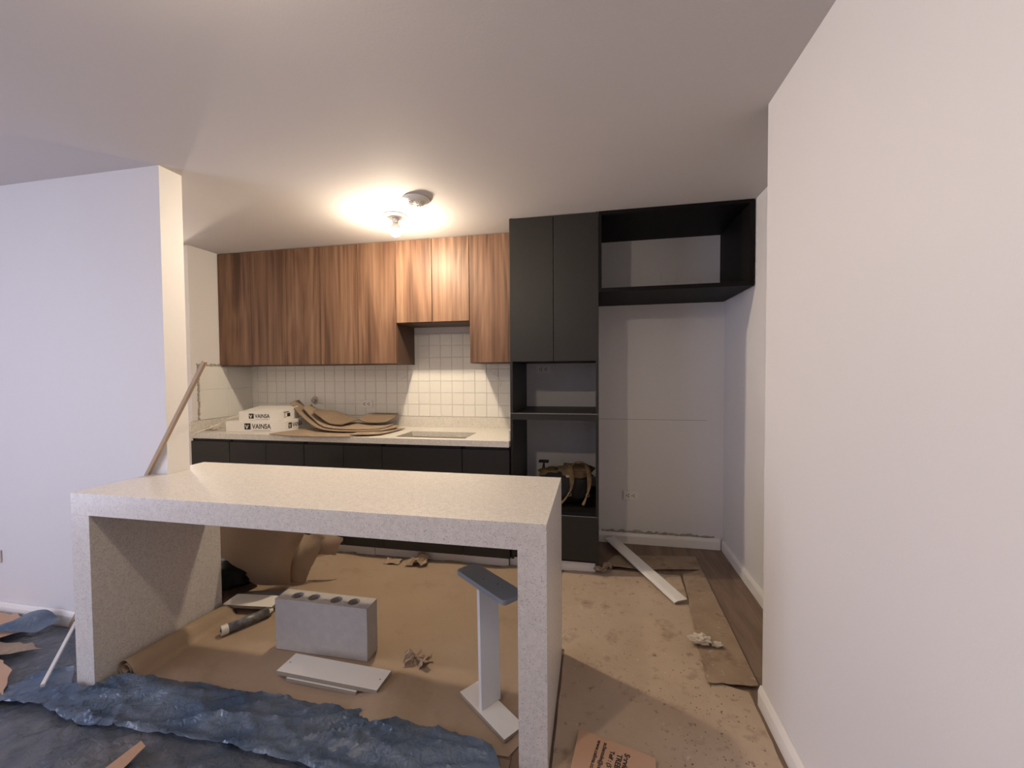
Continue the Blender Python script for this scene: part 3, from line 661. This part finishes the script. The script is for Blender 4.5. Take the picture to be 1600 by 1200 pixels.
roll = [(x, z) for x, z in prof]
roll += [(-2.024, .060), (-2.016, .032), (-2.002, .011), (-1.985, .0035), (-1.93, .003)]
vs, fs = loft(roll, 1.425, 1.95, 18, .004)
ro = MB().add(vs, fs).build('rolled_edge', kraft, pm, 0, True)
sm = ro.modifiers.new('thickness', 'SOLIDIFY'); sm.thickness = .001
A = ragged_poly([(-1.985, 1.40, .3), (-.30, 1.385, 0), (-.262, 1.45, .2), (-.262, 1.95, .4), (-.10, 2.0, .4), (-.10, 2.765, 1.6), (-1.9, 2.77, 1), (-2.16, 2.5, .5), (-2.11, 1.96, .3), (-1.985, 1.95, 0)], .04, .012, 11)
floor_sheet('sheet', A, .0012, kraft, .045, lambda x, y: low(x, y, .004, 4, 1)+max(0, .010*(1-abs(y-2.3-.1*math.sin(x*3))/.12)*noise.noise(Vector((x*3, y*2, 9)))), parent=pm)
# dusty sheet to the right of the island
B = ragged_poly([(-.145, 1.0, 0), (.60, 1.0, 0), (.635, 1.5, .3), (.640, 1.86, .5), (.50, 1.9, .6), (.53, 2.3, .5), (.56, 2.86, .8), (.10, 2.86, 1), (-.20, 2.79, .6), (-.235, 2.5, 1.5), (-.225, 2.02, 0), (-.145, 1.985, .2)], .04, .008, 12)
tag(floor_sheet('kraft_paper_sheet', B, .0042, kraft_dusty, .05, lambda x, y: low(x, y, .003, 5, 4)), 'dusty brown paper covering the floor between island and right wall', 'paper')
Cc = ragged_poly([(.575, 2.86, .4), (.715, 2.95, .2), (.690, 1.895, 1.0), (.480, 1.872, 1.2), (.515, 2.272, .6)], .03, .004, 13)
tag(floor_sheet('cardboard_strip', Cc, .0115, kraft_worn, .03, lambda x, y: low(x, y, .006, 7, 6)+.004*abs(noise.noise(Vector((x*4, y*24, 2)))), .003), 'worn dirty cardboard strip lying along the niche floor', 'cardboard')
Dd = ragged_poly([(.075, 2.862, 1.5), (.10, 2.98, .6), (.150, 3.085, .4), (.722, 3.168, .3), (.716, 2.972, .6), (.35, 2.90, 1.2)], .03, .005, 14)
tag(floor_sheet('cardboard_strip', Dd, .006, kraft_worn, .03, lambda x, y: low(x, y, .006, 7, 8)+(.028*max(0, 1-(x-.06)/.25))*max(0, 1-(y-2.86)/.16), .003), 'worn cardboard piece across the back of the niche, under the loose skirting plank', 'cardboard')
# dust and plaster crumbs, too many to count
mbd = MB(); rng = random.Random(21)
for k in range(420):
    if k < 300: x, y = rng.gauss(.43, .13), rng.gauss(1.62, .22)
    else: x, y = rng.uniform(-.05, .6), rng.uniform(1.95, 2.8)
    if not (-.1 < x < .60 and 1.05 < y < 2.8) or (x < .25 and y < 1.53): continue
    r = rng.uniform(.0015, .0045); z = .0165 if x > .5 and y > 1.85 else .0078
    mbd.add([(x+r*rng.uniform(.6, 1.2)*a, y+r*rng.uniform(.6, 1.2)*b, z+r*.5*c) for a, b, c in ((1, 0, 0), (-1, 0, 0), (0, 1, 0), (0, -1, 0), (0, 0, 1), (0, 0, -1))], [(0, 2, 4), (2, 1, 4), (1, 3, 4), (3, 0, 4), (2, 0, 5), (1, 2, 5), (3, 1, 5), (0, 3, 5)])
tag(mbd.build('plaster_dust', mat('dust_mix', (.40, .31, .22), .95, var=(25, .2, (.13, .095, .07)))), 'scattered plaster crumbs and dust on the paper near the right wall', 'debris', kind='stuff')

# paper standing up behind the island's left leg and its torn light flap
fp = thing('kraft_paper_bundle', 'big sheet of brown paper bulging up behind the left island leg with a torn flap', 'paper', (-2.2, 2.4, 0))
patch('bulge', [[(-2.34, 2.12, .30), (-2.191, 2.14, .140), (-2.106, 2.17, .056), (-2.002, 2.21, .028), (-1.92, 2.27, .012)], [(-2.31, 2.09, .40), (-2.125, 2.08, .339), (-2.01, 2.10, .28), (-1.912, 2.14, .231), (-1.86, 2.22, .207)], [(-2.27, 2.05, .585), (-2.067, 2.04, .574), (-1.911, 2.06, .539), (-1.804, 2.11, .49), (-1.756, 2.22, .397)], [(-2.27, 2.20, .70), (-2.10, 2.20, .70), (-1.95, 2.22, .66), (-1.86, 2.28, .60), (-1.82, 2.36, .52)]], 24, 22, .0015, kraft, fp, jit=.010, jsc=5, seed=2)
patch('torn_flap', [[(-1.965, 2.305, .010), (-1.90, 2.295, .004), (-1.845, 2.315, .006)], [(-2.02, 2.30, .09), (-1.91, 2.27, .10), (-1.81, 2.31, .08)], [(-1.97, 2.33, .20), (-1.85, 2.29, .21), (-1.775, 2.34, .17)], [(-1.90, 2.38, .30), (-1.80, 2.34, .32), (-1.72, 2.38, .29)]], 14, 18, .0015, kraft, fp, jit=.022, jsc=9, ragged=.5, seed=7)
patch('torn_flap', [[(-1.80, 2.36, .165), (-1.74, 2.38, .17), (-1.675, 2.40, .165)], [(-1.82, 2.35, .25), (-1.73, 2.36, .25), (-1.645, 2.40, .235)], [(-1.84, 2.37, .33), (-1.73, 2.38, .32), (-1.625, 2.42, .275)]], 10, 10, .0015, kraft, fp, jit=.014, jsc=11, ragged=.6, seed=9)
bb = lump('black_lump', (-2.30, 2.19, .002), .13, mat('lump_black', (.004, .004, .004), .5, spec=.2), 33, 4, .25, (1.45, 1.25, .75), 2.2)  # plain black lump, added to fill the dark patch behind the leg
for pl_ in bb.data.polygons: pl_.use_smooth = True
tag(bb, 'black lump filling the dark patch under the bulging brown paper behind the island leg', 'bag')
# torn scraps
def scrap(c, r, lab, seed, amp=.02, m=kraft, asp=.7):
    a = random.Random(seed).uniform(0, 3); ca, sa = math.cos(a), math.sin(a)
    rows = [[(c[0]+(u*ca-v*asp*sa)*r, c[1]+(u*sa+v*asp*ca)*r, c[2]+abs(amp*noise.noise(Vector((u*2+seed, v*2, 0))))*1.5+amp*.25*u*u) for u in (-1, -.4, .3, 1)] for v in (-1, 0, 1)]
    return tag(patch('paper_scrap', rows, 9, 7, .0012, m, jit=amp*.9, jsc=28, ragged=.8, seed=seed, smooth=False), lab, 'paper scrap', 'torn brown paper scraps on the floor')
scrap((-1.42, 2.69, .012), .06, 'small torn paper scrap beside the plinth below the sink', 31, .02)
scrap((-1.24, 2.70, .016), .08, 'curled torn paper scrap leaning toward the white plinth', 32, .05)
cr = patch('crumpled_paper', [[(-.875+.12*u+.012*math.sin(9*v), 1.722+.075*v+.012*math.sin(7*u), .010+.055*abs(math.sin(5.1*u+2.3*v))*(.35+.65*abs(math.sin(4*v+u)))) for u in (0, .17, .33, .5, .67, .83, 1)] for v in (0, .25, .5, .75, 1)], 12, 9, .0012, kraft, jit=.03, jsc=26, ragged=.9, seed=15, smooth=False)
tag(cr, 'crumpled ball of brown paper beside the grey block', 'paper scrap', 'torn brown paper scraps on the floor')

# blue plastic film in front of the island
def crease(x, y, ang, fl, fs, sd, pw):
    c, q = math.cos(ang), math.sin(ang); u, v = x*c+y*q, -x*q+y*c
    return max(0, 1-abs(noise.noise(Vector((u*fl+sd, v*fs+.6*noise.noise(Vector((u*2, v*2, sd))), sd)))*2.6))**pw
def tarp_h(x, y, s=1.0):
    g = .55+.6*noise.noise(Vector((x*2.3, y*2.3, 5)))
    return s*1.3*(.010*crease(x, y, .25, 1.6, 7, 1, 3)+.009*crease(x, y, .75, 2.2, 11, 4, 4)*g*1.5+.006*crease(x, y, -.35, 2.5, 13, 8, 4)+.004*crease(x, y, 1.15, 4, 24, 13, 4)*g)
tp = thing('blue_plastic_sheet', 'crumpled translucent blue plastic film on the floor in front of the island', 'plastic sheet', (-1.8, 1.2, 0))
lowpoly = ragged_poly([(-3.7, .55, 0), (-.42, .55, 0), (-.40, 1.26, .5), (-1.2, 1.27, .5), (-2.02, 1.30, .5), (-2.225, 1.325, .2), (-2.228, 1.655, .3), (-2.86, 1.655, .6), (-3.02, 1.655, .8), (-3.3, 1.35, .5), (-3.7, 1.2, 0)], .04, .012, 41)
floor_sheet('lower_layer', lowpoly, .001, tarp_thin, .016, lambda x, y: tarp_h(x, y, .8), .0006, tp)
uppoly = ragged_poly([(-2.55, 1.175, .5), (-2.20, 1.215, .4), (-1.95, 1.178, .4), (-1.53, 1.205, .3), (-1.0, 1.19, .3), (-.62, 1.17, .3), (-.33, 1.18, .3), (-.305, 1.30, .5), (-.36, 1.385, .5), (-.55, 1.432, .4), (-.815, 1.446, .4), (-1.27, 1.468, .4), (-1.73, 1.446, .4), (-2.04, 1.408, .3), (-2.095, 1.355, .3), (-2.095, 1.325, .2), (-2.22, 1.328, .2), (-2.32, 1.40, .3), (-2.42, 1.38, .4)], .035, .008, 42)
def edge_rise(x, y): return .022*max(0, 1-abs(y-1.37-.08*math.sin(x*2.1+.6))/.07)+.02*max(0, 1-abs(y-1.21)/.03)
floor_sheet('folded_layer', uppoly, .024, tarp_blue, .012, lambda x, y: tarp_h(x+3, y+1, .95)+edge_rise(x, y)*.7-.018*max(0, (y-1.40)/.06), .0006, tp)
# brown paper on the film, by the partition, and a torn strip
gk = 'torn brown paper on the plastic film'
def fp_sheet(poly, z, lab, seed, hf, m=kraft_pink):
    return tag(floor_sheet('torn_paper', ragged_poly(poly, .03, .01, seed), z, m, .03, hf, .0012), lab, 'paper', gk)
fp_sheet([(-3.6, 1.64, 1), (-3.12, 1.648, .8), (-2.86, 1.56, 1), (-2.98, 1.46, 1), (-3.4, 1.40, 1), (-3.7, 1.45, 0)], .036, 'crumpled pinkish-brown paper against the partition skirting', 51, lambda x, y: low(x, y, .02, 6, 3))
fp_sheet([(-3.2, 1.40, 1), (-2.74, 1.492, 1), (-2.62, 1.465, 1), (-2.76, 1.40, 1), (-3.0, 1.33, 1)], .034, 'narrow torn brown paper lying beside the white rod', 52, lambda x, y: low(x, y, .015, 7, 5), kraft_worn)
fp_sheet([(-3.2, 1.33, .5), (-2.80, 1.395, .6), (-2.58, 1.335, .6), (-2.38, 1.19, .5), (-2.50, 1.10, 0), (-3.2, 1.05, 0)], .032, 'large pinkish-brown paper piece on the blue film', 53, lambda x, y: low(x, y, .008, 4, 7))
fp_sheet([(-1.635, 1.02, 0), (-1.625, 1.165, .3), (-1.585, 1.15, .3), (-1.565, 1.02, 0)], .030, 'thin torn paper strip lying alone on the blue film', 54, lambda x, y: .0)
# scuffed film flap lifted over the paper
patch('lifted_edge', [[(-3.10, 1.46, .05), (-2.95, 1.50, .055), (-2.80, 1.55, .05)], [(-2.98, 1.55, .075), (-2.88, 1.585, .085), (-2.78, 1.62, .075)], [(-2.97, 1.62, .085), (-2.90, 1.64, .10), (-2.84, 1.65, .07)]], 12, 10, .0006, tarp_blue, tp, jit=.025, jsc=9, ragged=.4, seed=5)

# ================================================================== THINGS ON THE FLOOR
# grey masonry block with four round holes
bl = thing('masonry_block', 'grey masonry block standing on edge with four round holes', 'block', (-1.3, 1.77, 0))
BX0, BX1, BY0, BY1, BH, bz0 = -1.547, -1.05, 1.724, 1.816, .252, .0075
mb = MB(); cells = [0, .062, .062+.093, .062+.186, .497-.062-.124, .497-.062, .497]
L = BX1-BX0; D = BY1-BY0; hr = .0285; hx = [.092, .185, .307, .402]; n = 24
bounds = [0, .046, .1385, .246, .3545, .449, L]
def ringcell(xa, xb, cx):
    vs = []; fs = []
    for k in range(n):
        a = 2*math.pi*k/n; c, s = math.cos(a), math.sin(a)
        tx = ((xb-cx) if c > 0 else (cx-xa))/max(abs(c), 1e-6); ty = (D/2)/max(abs(s), 1e-6); t = min(tx, ty)
        vs += [(cx+hr*c, D/2+hr*s, BH), (cx+t*c, D/2+t*s, BH), (cx+hr*.93*c, D/2+hr*.93*s, BH-.20)]
    for k in range(n):
        i, j = 3*k, 3*((k+1) % n); fs += [(i, i+1, j+1, j), (i, j, j+2, i+2)]
    fs.append(tuple(3*k+2 for k in range(n)))
    return vs, fs
M0 = T(BX0, BY0, bz0)
for (xa, xb), cx in zip(((.0, .1385), (.1385, .246), (.246, .3545), (.3545, L)), hx):
    vs, fs = ringcell(xa, xb, cx); mb.add(vs, fs, M0)
    # square corners of the cell
    for X, sx in ((xa, -1), (xb, 1)):
        for Y, sy in ((0, -1), (D, 1)):
            pass
mb2 = MB().add([(0, 0, 0), (L, 0, 0), (L, D, 0), (0, D, 0), (0, 0, BH), (L, 0, BH), (L, D, BH), (0, D, BH)], [(3, 2, 1, 0), (0, 1, 5, 4), (1, 2, 6, 5), (2, 3, 7, 6), (3, 0, 4, 7)], M0)
mb.add(mb2.v, mb2.f)
# fill the small corner gaps left by the radial cells
for (xa, xb), cx in zip(((.0, .1385), (.1385, .246), (.246, .3545), (.3545, L)), hx):
    for X, c0 in ((xa, -1), (xb, 1)):
        for Y, s0 in ((0, -1), (D, 1)):
            best = []
            for k in range(n):
                a = 2*math.pi*k/n; c, s = math.cos(a), math.sin(a)
                tx = ((xb-cx) if c > 0 else (cx-xa))/max(abs(c), 1e-6); ty = (D/2)/max(abs(s), 1e-6)
                if c*c0 > -1e-6 and s*s0 > -1e-6: best.append((a, tx < ty, cx+min(tx, ty)*c, D/2+min(tx, ty)*s))
            onx = [b for b in best if b[1]]; ony = [b for b in best if not b[1]]
            if onx and ony:
                px = min(onx, key=lambda b: abs(b[3]-Y)); py = min(ony, key=lambda b: abs(b[2]-X))
                mb.add([(px[2], px[3], BH), (X, Y, BH), (py[2], py[3], BH)], [(0, 1, 2)], M0)
bo = mb.build('body', block_grey, bl)
def plank_board(name, c, dirx, L_, W_, th_, z, label, cat='board', group=None, m=board_white):
    t = thing(name, label, cat, (c[0], c[1], z), group); a = math.degrees(math.atan2(dirx[1], dirx[0])); M = T(c[0], c[1], z)@RZ(a)
    MB().box(-L_/2, L_/2, -W_/2, W_/2, 0, th_, M).build('core', board_edge, t, .0006)
    MB().box(-L_/2, L_/2, -W_/2, W_/2, th_, th_+.0008, M).build('white_face', m, t)
    for sx in (-.46, .46):
        MB().lathe([(.003, th_+.0008), (.003, th_+.0012)], 10, M@T(sx*L_, 0, 0)).build('screw_hole', hole_black, t)
    return t
gb = 'white melamine offcuts under the island'
plank_board('melamine_offcut', (-1.139, 1.598), (1, -.040), .500, .116, .018, .0255, 'white melamine offcut lying on top, in front of the grey block', 'board', gb)
plank_board('melamine_offcut', (-1.16, 1.574), (1, -.04), .35, .078, .016, .0078, 'short white offcut under the other one by the grey block', 'board', gb)
plank_board('melamine_offcut', (-1.945, 2.01), (1, .10), .30, .115, .016, .034, 'white offcut behind the sealant tube by the island leg', 'board', gb)
plank_board('melamine_offcut', (-1.98, 2.09), (1, .3), .26, .09, .016, .010, 'offcut buried below another beside the bulging paper', 'board', gb, board_grey)
# I-shaped stand of boards
st = thing('board_stand', 'small I-shaped stand of white boards with a grey top beside the island leg', 'stand', (-.41, 1.56, 0)); an = -38.5
Mst = T(-.410, 1.557, .0085)@RZ(an)
MB().box(-.148, .148, -.048, .048, 0, .015, Mst).build('base_board', board_edge, st, .0006)
MB().box(-.148, .148, -.048, .048, .015, .016, Mst).build('base_face', board_white, st)
Mp = T(-.416, 1.576, .025)@RZ(an)
sh_ = Matrix.Identity(4); sh_[0][2] = -.03; sh_[1][2] = .06
MB().box(-.009, .009, -.048, .048, 0, .468, T(-.416, 1.576, .025)@sh_@RZ(an)).build('post', mat('board_cool', (.66, .66, .645), .4), st, .001)
Mt = T(-.428, 1.610, .494)@RZ(an)
def rrect(a, b, r):
    out = []
    for cx, cy, s in ((a-r, b-r, 0), (-a+r, b-r, 90), (-a+r, -b+r, 180), (a-r, -b+r, 270)):
        out += [(cx+r*math.cos(math.radians(s+k*22.5)), cy+r*math.sin(math.radians(s+k*22.5))) for k in range(5)]
    return out
tpb = MB().prism(rrect(.165, .052, .018), 0, .02, Mt).build('top_board', board_grey, st, .002)
for dx in (-.02, .05): MB().lathe([(.0028, .02), (.0028, .0207)], 8, Mt@T(dx, .01*(1 if dx > 0 else -1), 0)).build('screw_hole', hole_black, tpb)
# sealant tube
ax = Vector((.127, .231, 0)).normalized(); a0 = Vector((-1.905, 1.755, .0325)); tb_ = thing('sealant_tube', 'used white sealant cartridge with dark label lying by the island leg', 'tube', (-1.84, 1.87, 0))
def along(d, dz=0): return tuple(a0+ax*d+Vector((0, 0, dz)))
MB().tube([along(.03), along(.225)], .024, 16).build('barrel', mat('tube_label', (.085, .085, .09), .3, var=(22, .25, (.26, .25, .24))), tb_, 0, True)
MB().tube([along(0), along(.031)], .0255, 16).build('end_cap', tube_white, tb_, .001)
MB().tube([along(.225), along(.235), along(.25)], [.024, .012, .008], 14).build('shoulder', tube_white, tb_)
MB().tube([along(-.001), along(.002)], .009, 12).build('nozzle_hole', hole_black, tb_)
# loose length of skirting lying across the niche
pl = thing('skirting_plank', 'loose white skirting plank leaning from the niche wall across the cardboard', 'plank', (.3, 2.9, 0))
P0, P1 = Vector((.118, 3.30, .046)), Vector((.493, 2.497, .020)); d = (P1-P0).normalized(); sd_ = d.cross(Vector((0, 0, 1))).normalized(); un = sd_.cross(d)
pf = [(-.042, 0), (.042, 0), (.042, .007), (.022, .014), (-.042, .016)]; k = len(pf)
vs = [tuple(P+sd_*a+un*b) for P in (P0, P1) for a, b in pf]
MB().add(vs, [tuple(range(k)), tuple(range(2*k-1, k-1, -1))]+[(i, (i+1) % k, k+(i+1) % k, k+i) for i in range(k)]).build('board', trim_white, pl, .001)
vs = [tuple(P1+d*.0004+sd_*a+un*b+d*e) for e in (0, .0008) for a, b in [(-.041, .001), (.041, .001), (.041, .006), (.021, .013), (-.041, .015)]]
MB().add(vs, [tuple(range(k)), tuple(range(2*k-1, k-1, -1))]+[(i, (i+1) % k, k+(i+1) % k, k+i) for i in range(k)]).build('cut_end', board_edge, pl)
# debris heap at the foot of the tall unit
rng = random.Random(9); gd = 'torn paper shreds at the foot of the tall unit'
for k, (x, y, r) in enumerate(((.055, 2.80, .05), (.085, 2.83, .045), (.03, 2.77, .035))):
    scrap((x, y, .03+.012*k), r, ['dark torn shred jammed against the tall unit foot', 'curled torn shred on the edge of the niche cardboard', 'small torn shred in front of the tall unit plinth'][k], 60+k, .03, kraft_worn)
tag(lump('plaster_chunk', (.515, 2.135, .0185), .034, dust_white, 21, 4, .55, (1.4, .9, .6), 2.4), 'larger pale plaster chunk on the worn cardboard strip', 'plaster', 'plaster chunks in the niche')
tag(lump('plaster_chunk', (.585, 2.125, .0185), .018, dust_white, 24, 3, .55, (1.4, .9, .6), 2.4), 'smaller pale plaster chunk beside the larger one', 'plaster', 'plaster chunks in the niche')
# printed carton, flattened, by the island leg
cb = thing('printed_carton', 'flattened brown carton with black printed address lines beside the island', 'box', (.05, 1.35, .012))
cpoly = [(-.057, 1.521), (.208, 1.453), (.16, 1.12), (-.105, 1.19)]
MB().prism(list(reversed(cpoly)), .010, .030, None).build('body', kraft_pink, cb, .002)
ang = math.degrees(math.atan2(1.453-1.521, .265))
for s, sz, x, y, bd in (('Servicio al cliente', .026, .104, 1.449, .0007), ('TREBOL', .025, .078, 1.442, .0007), ('Telf : (511)', .021, .055, 1.450, .0005), ('aclientele@celima', .019, .034, 1.478, .0004), ('www.celima.com', .019, .012, 1.484, .0004)):
    text('lettering', s, sz, T(x, y, .0302)@RZ(ang-90), ink, cb, .0004, bold=bd)
# two sticks: one leaning along the partition, one lying on the film
A_, B_ = Vector((-2.78, 1.6655, .002)), Vector((-1.858, 1.6655, 1.431)); ds = (B_-A_).normalized(); nn = Vector((0, 1, 0)); sdv = ds.cross(nn)
def slat(name, A_, B_, sdv, nn, a, b, m, label):
    vs = [tuple(P+sdv*sx*a+nn*sy*b) for P in (A_, B_) for sx, sy in ((-1, -1), (1, -1), (1, 1), (-1, 1))]
    return tag(MB().add(vs, [(0, 1, 2, 3), (7, 6, 5, 4), (0, 4, 5, 1), (1, 5, 6, 2), (2, 6, 7, 3), (3, 7, 4, 0)]).build(name, m, None, .001), label, 'stick')
slat('wooden_stick', A_, B_, sdv, nn, .009, .008, stick_mat, 'long thin wooden stick leaning along the end of the partition')
A2, B2 = Vector((-2.297, 1.277, .052)), Vector((-2.712, 1.650, .052)); d2 = (B2-A2).normalized()
slat('white_rod', A2, B2, d2.cross(Vector((0, 0, 1))), Vector((0, 0, 1)), .0065, .006, trim_white, 'thin white rod lying on the blue film beside the island leg')
